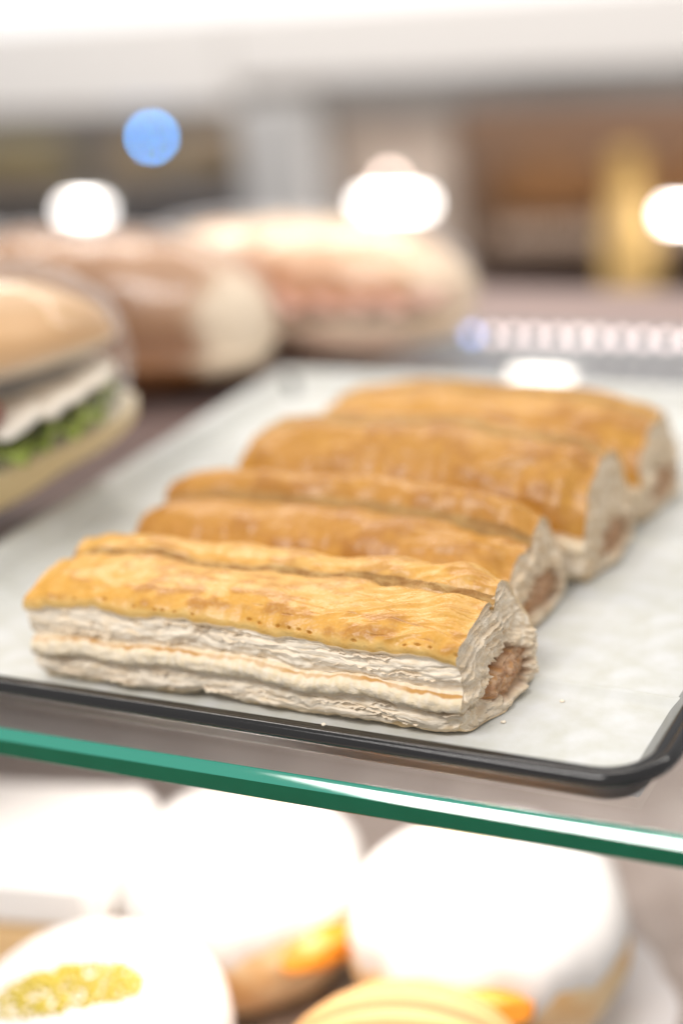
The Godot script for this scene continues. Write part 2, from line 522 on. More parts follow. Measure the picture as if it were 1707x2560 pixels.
	for n in k.leaves:
		var low: bool = g.randf() < 0.45
		var y0 := g.randf_range(3.0, 8.5) if low else g.randf_range(18.5, 26.0)
		var x0: float = g.randf_range(-72, 62) * k.long
		var len := g.randf_range(5, 26)
		var reach := g.randf_range(0.5, 1.7)
		var droop := g.randf_range(-1.2, 0.5)
		var ph := g.randf() * 90.0
		var ni := 36
		var p := PackedVector3Array()
		var c := PackedColorArray()
		for i in ni:
			var f := float(i) / (ni - 1)
			var x := minf(x0 + f * len, 74.0 * k.long)
			var fade := minf(1.0, minf(f, 1.0 - f) * 6.0)
			var wave: float = 1.1 * fine.get_noise_2d(x * 0.12, ph) + 0.3 * fine.get_noise_2d(x * 0.5, ph)
			var out: float = (reach + 0.7 * fine.get_noise_2d(x * 0.4, ph + 20) + 0.35 * fine.get_noise_2d(x * 1.5, ph + 30)) * fade
			var zb := -1.2
			var th := 0.16
			for e in [[-2.5, th], [0.3 * out, th], [out, 0.03], [out, -0.03], [0.3 * out, -th], [-2.5, -th]]:
				var zz: float = zb + e[0] + (0.9 if e[0] > -2 else 0.0)
				var bend: float = droop * pow(clampf((e[0] + 2.5) / 4.0, 0, 1), 2.0)
				p.append(Vector3(x, y0 + wave + bend + e[1], zz + 1.5 * fine.get_noise_2d(x * 0.012, sd + 90)) * 0.001)
				var tone: float = 0.5 + 0.5 * fine.get_noise_2d(x * 0.3, ph + 60)
				c.append(color_of(DOUGH.lerp(DOUGH_TAN, 0.5 * tone)))
		var sh := Sheet.new()
		sh.grid(p, c, ni, 6, true, false)
		obj("flake", sh.build(), m_dough, layers)
	return root

# ---------------------------------------------------------------- tray, paper, shelf
func rounded_path(x0: float, x1: float, z0: float, z1: float, r: float, per := 12, along := 24) -> Array:
	var out := []   # [point, outward normal]
	var cs := [[Vector2(x1 - r, z1 - r), 0.0], [Vector2(x0 + r, z1 - r), PI / 2], [Vector2(x0 + r, z0 + r), PI], [Vector2(x1 - r, z0 + r), PI * 1.5]]
	for i in 4:
		for k in per + 1:
			var a: float = cs[i][1] + PI / 2 * k / per
			var n := Vector2(cos(a), sin(a))
			out.append([cs[i][0] + n * r, n])
		var nxt: Array = cs[(i + 1) % 4]
		var last: Array = out[out.size() - 1]
		var goal: Vector2 = nxt[0] + last[1] * r
		for k in range(1, along):
			out.append([(last[0] as Vector2).lerp(goal, float(k) / along), last[1]])
	return out

func sweep_round(path: Array, profile: Array, flip := false) -> ArrayMesh:
	var p := PackedVector3Array()
	for q in profile:
		for e in path:
			var w: Vector2 = e[0] + e[1] * q.x
			p.append(Vector3(w.x, q.y, w.y))
	var s := Sheet.new()
	s.grid(p, PackedColorArray(), profile.size(), path.size(), true, flip)
	return s.build()

func make_tray() -> void:
	var t := thing("baking_tray", "black metal baking tray with a rolled rim holding the sausage rolls", "tray")
	var path := rounded_path(-0.154, 0.1385, -0.307, 0.0205, 0.021)
	var bead := []
	for k in 15:
		var a := TAU * k / 14.0
		bead.append(Vector2(0.0024 * cos(a) - 0.0024, 0.0116 + 0.0024 * sin(a)))
	obj("rim_bead", sweep_round(path, bead, false), m_tray, t)
	var wall := [Vector2(-0.0165, 0.0046), Vector2(-0.0150, 0.0047), Vector2(-0.0138, 0.0054), Vector2(-0.0075, 0.0125), Vector2(-0.0062, 0.0131), Vector2(-0.004, 0.0128)]
	obj("inner_wall", sweep_round(path, wall, true), m_tray, t)
	var under := [Vector2(-0.0022, 0.0098), Vector2(-0.0040, 0.0095), Vector2(-0.0088, 0.0022), Vector2(-0.0105, 0.0006), Vector2(-0.013, 0.0004)]
	var m_under := mat(lin(0.055, 0.045, 0.038), 0.42)
	obj("outer_wall", sweep_round(path, under, false), m_under, t)
	obj("base", block(Vector3(0.2665, 0.0042, 0.3015), 0.0006, Vector3(-0.00775, 0.0025, -0.14325)), m_tray, t)

func make_paper() -> void:
	var nx := 150
	var nz := 190
	var p := PackedVector3Array()
	var q := PackedVector3Array()
	for i in nz:
		for j in nx:
			var x := lerpf(-0.1512, 0.1275, float(j) / (nx - 1))
			var z := lerpf(0.0045, -0.3040, float(i) / (nz - 1))
			x += 0.0006 * fine.get_noise_2d(z * 60, 3)
			var y := 0.0058
			y += (0.00045 * fine.get_noise_2d(x * 22, z * 22) + 0.0003 * ss(0.75, 1.0, ridged.get_noise_2d(x * 3.0 + 4.0, z * 3.0))) * ss(0.0, 0.03, absf(z - 0.0045))
			# pressed fold lines across the sheet
			y += 0.0022 * exp(-pow((z + 0.0375 + 0.002 * sin(x * 20)) / 0.0022, 2.0)) * ss(0.07, 0.085, x)
			y += 0.0007 * exp(-pow((z + 0.085) / 0.004, 2.0)) * ss(0.06, 0.09, x)
			y += 0.0009 * exp(-pow((z + 0.05 - (x + 0.12) * 0.45) / 0.0022, 2.0)) * (1.0 - ss(-0.10, -0.085, x))
			# sides turn up against the tray wall
			y = maxf(y, maxf(minf(0.0147, 0.0062 + (-0.1398 - x) * 1.35), minf(0.0147, 0.0062 + (-0.2928 - z) * 1.35)))
			p.append(Vector3(x, y, z))
			q.append(Vector3(x, y - 0.00018, z))
	var s := Sheet.new()
	s.grid(p, PackedColorArray(), nz, nx, false, true)
	s.grid(q, PackedColorArray(), nz, nx, false, false)
	tag(obj("baking_paper", s.build(), m_paper), "white sheet of baking paper lining the black tray", "paper")

func make_shelf() -> void:
	var t := thing("glass_shelf", "clear glass shelf with a polished green front edge under the tray", "shelf")
	var glass := mat(Color(1, 1, 1, 0.05), 0.02)
	glass.transparency = BaseMaterial3D.TRANSPARENCY_ALPHA
	obj("pane", block(Vector3(1.5, 0.0085, 0.4630), 0.0003, Vector3(-0.1, -0.00425, -0.2085)), glass, t)
	var green := mat(lin(0.004, 0.115, 0.058), 0.16)
	green.albedo_texture = tint_tex(0.01, 3, 71, Color(0.9, 0.94, 0.93), Color.WHITE)
	green.uv1_triplanar = true
	green.uv1_scale = Vector3.ONE * 9
	green.metallic_specular = 0.3
	var bevel := mat(lin(0.004, 0.27, 0.18), 0.06)
	bevel.metallic_specular = 0.7
	bevel.clearcoat_enabled = true
	bevel.clearcoat = 1.0
	bevel.clearcoat_roughness = 0.04
	t.rotation_degrees.y = 1.1
	t.position.z = -0.0008
	var x0 := -0.85
	var x1 := 0.65
	var face := Sheet.new()
	var strip := func(sh: Sheet, prof: Array) -> void:
		var p := PackedVector3Array()
		for q in prof:
			for k in 31:
				p.append(Vector3(lerpf(x0, x1, k / 30.0), q.x, q.y))
		sh.grid(p, PackedColorArray(), prof.size(), 31, false, true)
	strip.call(face, [Vector2(-0.0026, 0.0262), Vector2(-0.0079, 0.0262), Vector2(-0.0085, 0.0257), Vector2(-0.0085, 0.0236)])
	obj("front_edge", face.build(), green, t)
	var bev := Sheet.new()
	strip.call(bev, [Vector2(0.0, 0.0230), Vector2(0.0, 0.0236), Vector2(-0.0025, 0.0261), Vector2(-0.0026, 0.0262)])
	obj("edge_bevel", bev.build(), bevel, t)

# ---------------------------------------------------------------- filled baguettes
func half_bun(L: float, w: float, h0: float, h1: float, sd: float, top: Vector3, side: Vector3, flat: Vector3, power := 2.4, blunt := 2.4, tip := Vector3.ZERO, edge := 0.5) -> ArrayMesh:
	var nu := 60
	var nv := 36
	var p := PackedVector3Array()
	var c := PackedColorArray()
	for i in nu:
		var t := -1.0 + 2.0 * i / (nu - 1)
		var r := pow(maxf(1.0 - pow(absf(t), power if t < 0.0 else blunt), 0.0), 0.5)
		for j in nv:
			var a := TAU * j / nv
			var y := sin(a)
			var hh := h1 if y > 0 else h0
			var wob := 1.0 + 0.10 * fine.get_noise_3d(t * 2.5 + sd, cos(a) * 1.3, y * 1.3)
			var yy := y * hh * r * wob
			var zz := signf(cos(a)) * pow(absf(cos(a)), 0.92) * w * r * wob
			p.append(Vector3(t * L * 0.5, yy, zz))
			var up := y if h1 > h0 else -y
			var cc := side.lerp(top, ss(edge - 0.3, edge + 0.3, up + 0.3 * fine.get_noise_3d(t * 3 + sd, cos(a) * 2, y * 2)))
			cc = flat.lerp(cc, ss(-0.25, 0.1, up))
			c.append(color_of(cc.lerp(tip, ss(0.74, 0.84, t + 0.05 * fine.get_noise_3d(t * 5, cos(a) * 2, y * 2 + sd)) if blunt > 2.7 else 0.0)))
	var s := Sheet.new()
	s.grid(p, c, nu, nv, true, true)
	return s.build()

func wavy_sheet(L: float, z0: float, z1: float, amp: float, thick: float, sd: float) -> ArrayMesh:
	var nu := 70
	var p := PackedVector3Array()
	for i in nu:
		var t := -1.0 + 2.0 * i / (nu - 1)
		var w := pow(maxf(1.0 - pow(absf(t), 4.0), 0.02), 0.5)
		for e in [[0.0, 1.0], [0.5, 1.0], [0.9, 1.0], [1.0, 0.0], [0.9, -1.0], [0.5, -1.0], [0.0, -1.0]]:
			var z := lerpf(z0, z1 + 0.006 * fine.get_noise_2d(t * 7, sd), e[0]) * w
			var y: float = amp * e[0] * fine.get_noise_2d(t * 9 + sd, e[0] * 2.0) + e[1] * thick * 0.5
			p.append(Vector3(t * L * 0.5, y, z))
	var s := Sheet.new()
	s.grid(p, PackedColorArray(), nu, 7, true, true)
	return s.build()

func make_sandwich(label: String, at: Vector3, turn: float, k: Dictionary) -> void:
	var t := thing("filled_baguette", label, "sandwich", at, turn, "film wrapped filled baguettes beside the tray")
	var L: float = k.length
	var w: float = k.width
	var gap: float = k.gap
	t.rotation_degrees.z = k.get("tilt", 0.0)
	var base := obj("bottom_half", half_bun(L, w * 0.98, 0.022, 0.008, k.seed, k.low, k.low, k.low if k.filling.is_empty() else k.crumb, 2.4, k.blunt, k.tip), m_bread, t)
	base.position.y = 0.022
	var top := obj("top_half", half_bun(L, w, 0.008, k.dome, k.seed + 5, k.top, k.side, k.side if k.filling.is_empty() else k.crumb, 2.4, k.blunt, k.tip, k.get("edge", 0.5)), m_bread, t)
	top.position = Vector3(0, 0.030 + gap, -0.006)
	top.rotation_degrees.x = -k.open
	top.rotation_degrees.z = -k.get("droop", 0.0)
	var lettuce := mat(lin(0.30, 0.36, 0.07), 0.45)
	lettuce.backlight_enabled = true
	lettuce.backlight = Color(0.3, 0.4, 0.08)
	var y := 0.032
	for f in k.filling:
		var o: MeshInstance3D
		if f == "lettuce":
			o = obj("lettuce", wavy_sheet(L * 0.93, -w * 0.7, w + 0.008, 0.008, 0.0022, k.seed + y * 900), lettuce, t)
			o.position.y = y
			y += 0.004
		elif f == "tomato":
			var red := mat(lin(0.19, 0.012, 0.008), 0.25)
			for n in 4:
				o = obj("tomato_slice", lathe([Vector2(0.001, -0.0028), Vector2(0.020, -0.0028), Vector2(0.0225, -0.001), Vector2(0.0225, 0.001), Vector2(0.020, 0.0028), Vector2(0.001, 0.0028)], 28, 0.05, n), red, t)
				o.position = Vector3(-L * 0.30 + L * 0.46 * n / 3.0, y + 0.003, w * 0.60)
				o.rotation_degrees = Vector3(8, 0, 6 - 4 * n)
			y += 0.008
		elif f == "ham":
			o = obj("ham", wavy_sheet(L * 0.95, -w * 0.7, w + 0.004, 0.006, 0.004, k.seed + 60), mat(lin(0.66, 0.38, 0.30), 0.4), t)
			o.position.y = y + 0.002
			y += 0.006
		elif f == "cheese":
			o = obj("cheese", wavy_sheet(L * 0.94, -w * 0.7, w + 0.003, 0.003, 0.0045, k.seed + 90), mat(lin(0.84, 0.77, 0.66), 0.45), t)
			o.position.y = y + 0.002
			y += 0.006
	# cling film drawn round it
	var nu := 80
	var nv := 60
	var p := PackedVector3Array()
	var tall: float = 0.034 + gap + k.dome
	for i in nu:
		var s := -1.0 + 2.0 * i / (nu - 1)
		var r := pow(maxf(1.0 - pow(absf(s), 3.2 if s < 0.0 else maxf(3.2, k.blunt)), 0.0), 0.5)
		for j in nv:
			var a := TAU * j / nv
			var crease := 1.0 + 0.03 * ridged.get_noise_3d(s * 2.0 + k.seed, cos(a) * 1.2 + s * 2.0, sin(a) * 1.2)
			p.append(Vector3(s * (L * 0.5 + 0.003), maxf(0.0006, tall * 0.5 + sin(a) * (tall * 0.5 + 0.003) * r * crease), cos(a) * (w + 0.003) * r * crease))
	var sh := Sheet.new()
	sh.grid(p, PackedColorArray(), nu, nv, true, true)
	obj("cling_film", sh.build(), m_film, t)

# ---------------------------------------------------------------- iced buns below
func make_bun(label: String, at: Vector3, r: float, h: float, k: Dictionary) -> void:
	var t := thing("iced_bun", label, "bun", at, k.turn, "white iced buns on the lower deck")
	var seg := 64
	var rows := 30
	var body := PackedVector3Array()
	var bc := PackedColorArray()
	for i in rows:
		var th := PI * i / (rows - 1)
		for j in seg:
			var a := TAU * j / seg
			var wob := 1.0 + 0.04 * fine.get_noise_3d(cos(a) * 1.5 + k.seed, th, sin(a) * 1.5)
			var rr := pow(sin(th), 0.75) * r * wob
			body.append(Vector3(cos(a) * rr, h * 0.5 * (1.0 + cos(th)), sin(a) * rr))
			bc.append(color_of(Vector3(0.80, 0.50, 0.22).lerp(Vector3(0.86, 0.68, 0.42), clampf(0.5 + fine.get_noise_3d(cos(a) * 3, th * 3, sin(a) * 3 + k.seed), 0, 1))))
	var s := Sheet.new()
	s.grid(body, bc, rows, seg, true, false)
	obj("dough", s.build(), m_bread, t)
	var ice := PackedVector3Array()
	for i in rows:
		var f := float(i) / (rows - 1)
		for j in seg:
			var a := TAU * j / seg
			var limit: float = PI * (k.cover + 0.06 * fine.get_noise_2d(cos(a) * 3 + k.seed, sin(a) * 3))
			var th := limit * f
			var wob := 1.0 + 0.04 * fine.get_noise_3d(cos(a) * 1.5 + k.seed, th, sin(a) * 1.5)
			var thick := 0.0028 * (1.0 - pow(f, 8.0))
			var rr: float = pow(sin(th), 0.75) * r * wob + thick - 0.0006
			ice.append(Vector3(cos(a) * rr * (0.0 if i == 0 else 1.0), h * 0.5 * (1.0 + cos(th)) + thick, sin(a) * rr * (0.0 if i == 0 else 1.0)))
	s = Sheet.new()
	s.grid(ice, PackedColorArray(), rows, seg, true, false)
	obj("icing", s.build(), k.ice, t)
	if k.has("jam"):
		var jm := mat(lin(0.78, 0.28, 0.02), 0.25)
		var jp := PackedVector3Array()
		for i in 20:
			var th := PI * i / 19.0
			for j in 28:
				var a := TAU * j / 28.0
				var d := Vector3(sin(th) * cos(a), cos(th), sin(th) * sin(a))
				jp.append(d * (1.0 + 0.14 * fine.get_noise_3dv(d * 1.4 + Vector3.ONE * k.seed)) * Vector3(0.019, 0.008, 0.010))
		s = Sheet.new()
		s.grid(jp, PackedColorArray(), 20, 28, true, false)
		var o := obj("jam", s.build(), jm, t)
		o.position = k.jam
		o.rotation_degrees.y = k.jam_turn
	if k.has("nuts"):
		var mm := MultiMesh.new()
		mm.transform_format = MultiMesh.TRANSFORM_3D
		var bit := SphereMesh.new()
		bit.radius = 0.0012
		bit.height = 0.0018
		bit.radial_segments = 6
		bit.rings = 3
		mm.mesh = bit
		mm.instance_count = k.nut_count
		var g := RandomNumberGenerator.new()
		g.seed = int(k.seed) + 9
		for n in mm.instance_count:
			var o := Vector2.from_angle(g.randf() * TAU) * sqrt(g.randf())
			o = (o * k.nut_size).rotated(k.get("nut_turn", 0.0))
			var x: float = k.nuts.x + o.x
			var z: float = k.nuts.y + o.y
			var q := minf(Vector2(x, z).length() / (r * 1.02), 0.99)
			var th := asin(pow(q, 1.0 / 0.75))
			mm.set_instance_transform(n, Transform3D(Basis.from_euler(Vector3(g.randf() * 3, g.randf() * 3, 0)) * g.randf_range(0.6, 1.5), Vector3(x, h * 0.5 * (1.0 + cos(th)) + 0.0032, z)))
		var mi := MultiMeshInstance3D.new()
		mi.multimesh = mm
		mi.material_override = mat(k.nut_color, 0.8)
		mi.name = "chopped_nuts"
		mi.set_meta("kind", "stuff")
		t.add_child(mi, true)

func doily(label: String, at: Vector3, r: float) -> void:
	var p := PackedVector3Array()
	for q in [[0.0, 0.0006], [0.6, 0.0006], [0.9, 0.0008], [1.0, 0.0014], [1.0, 0.0010], [0.9, 0.0003], [0.6, 0.0002], [0.0, 0.0002]]:
		for j in 240:
			var a := TAU * j / 240.0
			var sc := 1.0 + 0.05 * absf(sin(a * 5.0)) * ss(0.8, 1.0, q[0])
			p.append(Vector3(cos(a) * q[0] * r * sc, q[1], sin(a) * q[0] * r * sc))
	var s := Sheet.new()
	s.grid(p, PackedColorArray(), 8, 240, true, false)
	var o := obj("paper_doily", s.build(), mat(lin(0.78, 0.76, 0.76), 0.8))
	o.position = at
	tag(o, label, "doily")

# ---------------------------------------------------------------- the scene
func _ready() -> void:
	# camera
	var cam := Camera3D.new()
	cam.name = "camera"
	cam.position = Vector3(0.2576, 0.2428, 0.3837)
	cam.rotation_order = EULER_ORDER_YXZ
	cam.rotation_degrees = Vector3(-21.0, 29.2, -6.3)
	cam.fov = rad_to_deg(2.0 * atan(1280.0 / 4200.0))
	cam.near = 0.02
	cam.far = 20.0
	var lens := CameraAttributesPhysical.new()
	lens.frustum_focal_length = 39.375
	lens.exposure_aperture = 1.85
	lens.frustum_near = 0.02
	lens.frustum_far = 20.0
	lens.frustum_focus_distance = 0.486
	cam.attributes = lens
	add_child(cam)
	cam.current = true
	# air and light of the shop
	var env := Environment.new()
	env.background_mode = Environment.BG_COLOR
	env.background_color = lin(0.64, 0.64, 0.64)
	env.tonemap_mode = Environment.TONE_MAPPER_LINEAR
	env.tonemap_exposure = 1.0
	env.sdfgi_enabled = true
	env.ssao_enabled = true
	env.ssil_enabled = true
	var we := WorldEnvironment.new()
	we.name = "environment"
	we.environment = env
	add_child(we)
	make_materials()
	# lamps
	lamp("ceiling_lamp", "flat square ceiling lamp above the customer side of the case", Vector3(-0.22, 1.5, 1.02), Vector3(-68, 180, 0), Vector2(1.0, 0.8), 4.1, Color(1.0, 0.985, 0.97))
	lamp("ceiling_lamp", "added unseen lamp over the wall unit that brightens its pale front", Vector3(-0.6, 1.25, -0.80), Vector3(-62, 0, 0), Vector2(1.25, 0.5), 2.0, Color(1.0, 0.97, 0.94))  # added lamp out of view, brightens the fascia behind the counter
	lamp("case_light", "long tube light fixed above the trays inside the case", Vector3(-0.1, 0.52, -0.42), Vector3(-90, 0, 0), Vector2(1.3, 0.06), 0.23, Color(1.0, 0.98, 0.955))
	lamp("shelf_light", "slim strip light under the middle of the glass shelf", Vector3(-0.008, -0.0125, -0.10), Vector3(-90, 0, 0), Vector2(0.25, 0.05), 0.050, Color(1.0, 0.965, 0.94))
	lamp("shelf_light", "second strip light added unseen under the shelf front to brighten the buns", Vector3(-0.008, -0.0125, -0.024), Vector3(-90, 0, 0), Vector2(0.25, 0.016), 0.020, Color(1.0, 0.965, 0.94))  # added strip hidden by the tray, brightens the fronts of the buns
	# setting
	build_setting()
	# display
	make_shelf()
	make_tray()
	make_paper()
	make_roll({"label": "sausage roll nearest the front rim of the tray, golden with pale flaky layers", "at": Vector3(0.0, 0.0062, 0.0005), "turn": 0.8, "kind": 0, "tall": 1.0, "seed": 1, "detail": 1.45, "amber": 0.0, "slope": true, "notch": -11.0, "seam": 1.0, "depth": 2.3, "fold": 1.2, "leaves": 70, "long": 1.0, "flip": false})
	make_roll({"label": "second sausage roll from the front with a deep lengthwise seam", "at": Vector3(-0.0065, 0.0062, -0.059), "turn": -1.5, "kind": 2, "tall": 1.03, "seed": 2, "detail": 0.6, "amber": 0.62, "slope": true, "notch": 30.0, "seam": 0.0, "depth": 1.5, "fold": 1.5, "leaves": 0, "long": 0.95, "flip": false})
	make_roll({"label": "third sausage roll from the front, browned and plump", "at": Vector3(0.005, 0.0062, -0.108), "turn": 0.5, "kind": 1, "tall": 1.2, "seed": 3, "detail": 0.5, "amber": 0.58, "slope": false, "notch": -40.0, "seam": 2.0, "depth": 1.0, "fold": 1.0, "leaves": 0, "long": 0.91, "flip": false})
	make_roll({"label": "sausage roll farthest back on the tray, pale golden on top", "at": Vector3(0.009, 0.0062, -0.161), "turn": 1.0, "kind": 1, "tall": 1.1, "seed": 4, "detail": 0.45, "amber": 0.28, "slope": false, "notch": 10.0, "seam": -1.0, "depth": 1.5, "fold": 1.0, "leaves": 0, "long": 0.88, "flip": false})
	build_sandwiches()
	build_lower()
	build_back()
	build_crumbs()

func lamp(called: String, label: String, at: Vector3, turn: Vector3, size: Vector2, energy: float, c: Color) -> void:
	var t := thing(called, label, "lamp", at)
	t.rotation_degrees = turn
	obj("housing", block(Vector3(size.x + 0.012, size.y + 0.012, 0.008), 0.001, Vector3(0, 0, 0.006)), mat(lin(0.7, 0.7, 0.7), 0.5), t)
	var glow := mat(c, 0.5)
	glow.emission_enabled = true
	glow.emission = c
	glow.emission_energy_multiplier = 0.6
	obj("diffuser", block(Vector3(size.x, size.y, 0.003), 0.0006, Vector3(0, 0, 0.0005)), glow, t)
	var l := AreaLight3D.new()
	l.name = "glow_light"
	l.area_size = size
	l.area_normalize_energy = true
	l.light_energy = energy
	l.light_color = c
	l.area_range = 8.0
	l.shadow_enabled = true
	l.position = Vector3(0, 0, -0.003)
	t.add_child(l)

func build_setting() -> void:
	var deck := mat(lin(0.56, 0.49, 0.445), 0.5)
	deck.albedo_texture = tint_tex(0.012, 4, 81, Color(0.86, 0.84, 0.83), Color.WHITE)
	deck.uv1_triplanar = true
	deck.uv1_scale = Vector3.ONE * 5
	structure("lower_deck", block(Vector3(1.6, 0.02, 0.80), 0.002, Vector3(-0.1, -0.200, -0.06)), deck)
	structure("case_back_panel", block(Vector3(1.6, 0.164, 0.012), 0.002, Vector3(-0.1, -0.1075, -0.468)), mat(lin(0.10, 0.09, 0.088), 0.5))

func build_sandwiches() -> void:
	var wood := mat(lin(0.21, 0.145, 0.13), 0.5)
	wood.albedo_texture = tint_tex(0.015, 4, 91, Color(0.78, 0.76, 0.75), Color.WHITE)
	wood.uv1_triplanar = true
	wood.uv1_scale = Vector3(3, 3, 14)
	tag(obj("serving_board", block(Vector3(0.5, 0.005, 0.43), 0.0015, Vector3(-0.4085, 0.0025, -0.222)), wood), "dark brown serving board under the filled baguettes", "board")
	var crumb := Vector3(0.74, 0.63, 0.47)
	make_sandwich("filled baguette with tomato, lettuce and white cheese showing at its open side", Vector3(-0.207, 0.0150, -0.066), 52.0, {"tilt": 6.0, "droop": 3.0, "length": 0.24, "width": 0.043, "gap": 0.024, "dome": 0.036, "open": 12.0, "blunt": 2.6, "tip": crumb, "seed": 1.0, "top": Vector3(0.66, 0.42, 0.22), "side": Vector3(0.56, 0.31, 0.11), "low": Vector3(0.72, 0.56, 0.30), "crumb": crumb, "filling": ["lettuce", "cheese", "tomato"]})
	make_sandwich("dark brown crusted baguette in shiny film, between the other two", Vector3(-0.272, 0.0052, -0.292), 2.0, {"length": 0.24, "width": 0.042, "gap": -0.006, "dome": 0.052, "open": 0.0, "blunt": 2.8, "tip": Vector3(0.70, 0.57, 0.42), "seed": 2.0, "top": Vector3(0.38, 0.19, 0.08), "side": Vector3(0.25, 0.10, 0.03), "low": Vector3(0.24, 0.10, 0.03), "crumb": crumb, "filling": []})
	make_sandwich("filled baguette lying behind the baking tray, its top painted pale as if lit", Vector3(-0.190, 0.0006, -0.388), -3.0, {"length": 0.215, "width": 0.042, "gap": -0.002, "dome": 0.038, "open": 2.0, "edge": 0.78, "blunt": 2.8, "tip": Vector3(0.70, 0.54, 0.38), "seed": 3.0, "top": Vector3(0.80, 0.60, 0.40), "side": Vector3(0.48, 0.22, 0.09), "low": Vector3(0.82, 0.60, 0.46), "crumb": crumb, "filling": ["ham"]})  # top colour far lighter than side, light from above painted in

func build_lower() -> void:
	var y := -0.190
	var ice := mat(lin(0.84, 0.82, 0.79), 0.4)
	var ice2 := mat(lin(0.74, 0.69, 0.66), 0.4)  # greyer copy of ice, the weaker light is put into its colour
	doily("white scalloped paper doily under the right hand iced bun", Vector3(0.024, y + 0.0002, -0.122), 0.066)
	make_bun("large white iced bun standing on the paper doily", Vector3(0.0225, y + 0.0016, -0.118), 0.054, 0.074, {"turn": 0.0, "seed": 1.0, "cover": 0.49, "ice": ice, "jam": Vector3(0.0169, 0.043, 0.0500), "jam_turn": 18.0, "nuts": Vector2(-0.012, -0.018), "nut_size": Vector2(0.022, 0.010), "nut_count": 60, "nut_color": lin(0.62, 0.50, 0.10)})
	make_bun("white iced bun behind and left of the one on the doily", Vector3(-0.083, y + 0.0002, -0.108), 0.051, 0.077, {"turn": 0.0, "seed": 2.0, "cover": 0.49, "ice": ice, "jam": Vector3(0.0462, 0.039, 0.020), "jam_turn": 62.0, "nuts": Vector2(0.006, -0.014), "nut_size": Vector2(0.022, 0.012), "nut_count": 60, "nut_color": lin(0.62, 0.50, 0.10)})
	make_bun("pale iced bun with a green patch of chopped nuts, lowest at the left", Vector3(-0.086, y + 0.0002, -0.005), 0.051, 0.074, {"turn": 0.0, "seed": 3.0, "cover": 0.52, "ice": ice2, "nuts": Vector2(0.003, 0.012), "nut_size": Vector2(0.028, 0.012), "nut_turn": -0.55, "nut_count": 420, "nut_color": lin(0.46, 0.36, 0.05)})
	# block shaped iced slice
	var t := thing("iced_slice", "white iced cake slice with straight sides at the left edge", "cake slice", Vector3(-0.166, y + 0.0002, -0.085), 12.0)
	obj("sponge", block(Vector3(0.080, 0.046, 0.070), 0.004, Vector3(0, 0.023, 0)), mat(lin(0.76, 0.52, 0.26), 0.8), t)
	obj("icing", block(Vector3(0.084, 0.030, 0.074), 0.007, Vector3(0, 0.058, 0)), ice, t)
	# ribbed pastry
	var p := PackedVector3Array()
	var c := PackedColorArray()
	for i in 120:
		var a := TAU * i / 120.0
		for j in 60:
			var th := PI * j / 59.0
			var d := Vector3(cos(th), sin(th) * sin(a), sin(th) * cos(a))
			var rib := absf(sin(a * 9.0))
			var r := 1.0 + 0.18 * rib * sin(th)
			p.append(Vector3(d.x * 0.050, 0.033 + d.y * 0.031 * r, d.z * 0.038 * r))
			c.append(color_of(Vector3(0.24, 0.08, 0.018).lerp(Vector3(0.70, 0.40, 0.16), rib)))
	var s := Sheet.new()
	s.grid(p, c, 120, 60, false, true)
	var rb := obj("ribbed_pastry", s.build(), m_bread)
	rb.position = Vector3(0.027, y + 0.0002, -0.027)
	rb.rotation_degrees.y = 18.0
	tag(rb, "orange brown pastry with raised ribs at the bottom of the picture", "pastry")
	var dark := mat(lin(0.12, 0.12, 0.125), 0.4)
	tag(obj("dark_tray", block(Vector3(0.16, 0.004, 0.26), 0.0015, Vector3(0.176, y + 0.0022, -0.05)), dark), "dark grey tray right of the paper doily", "tray")

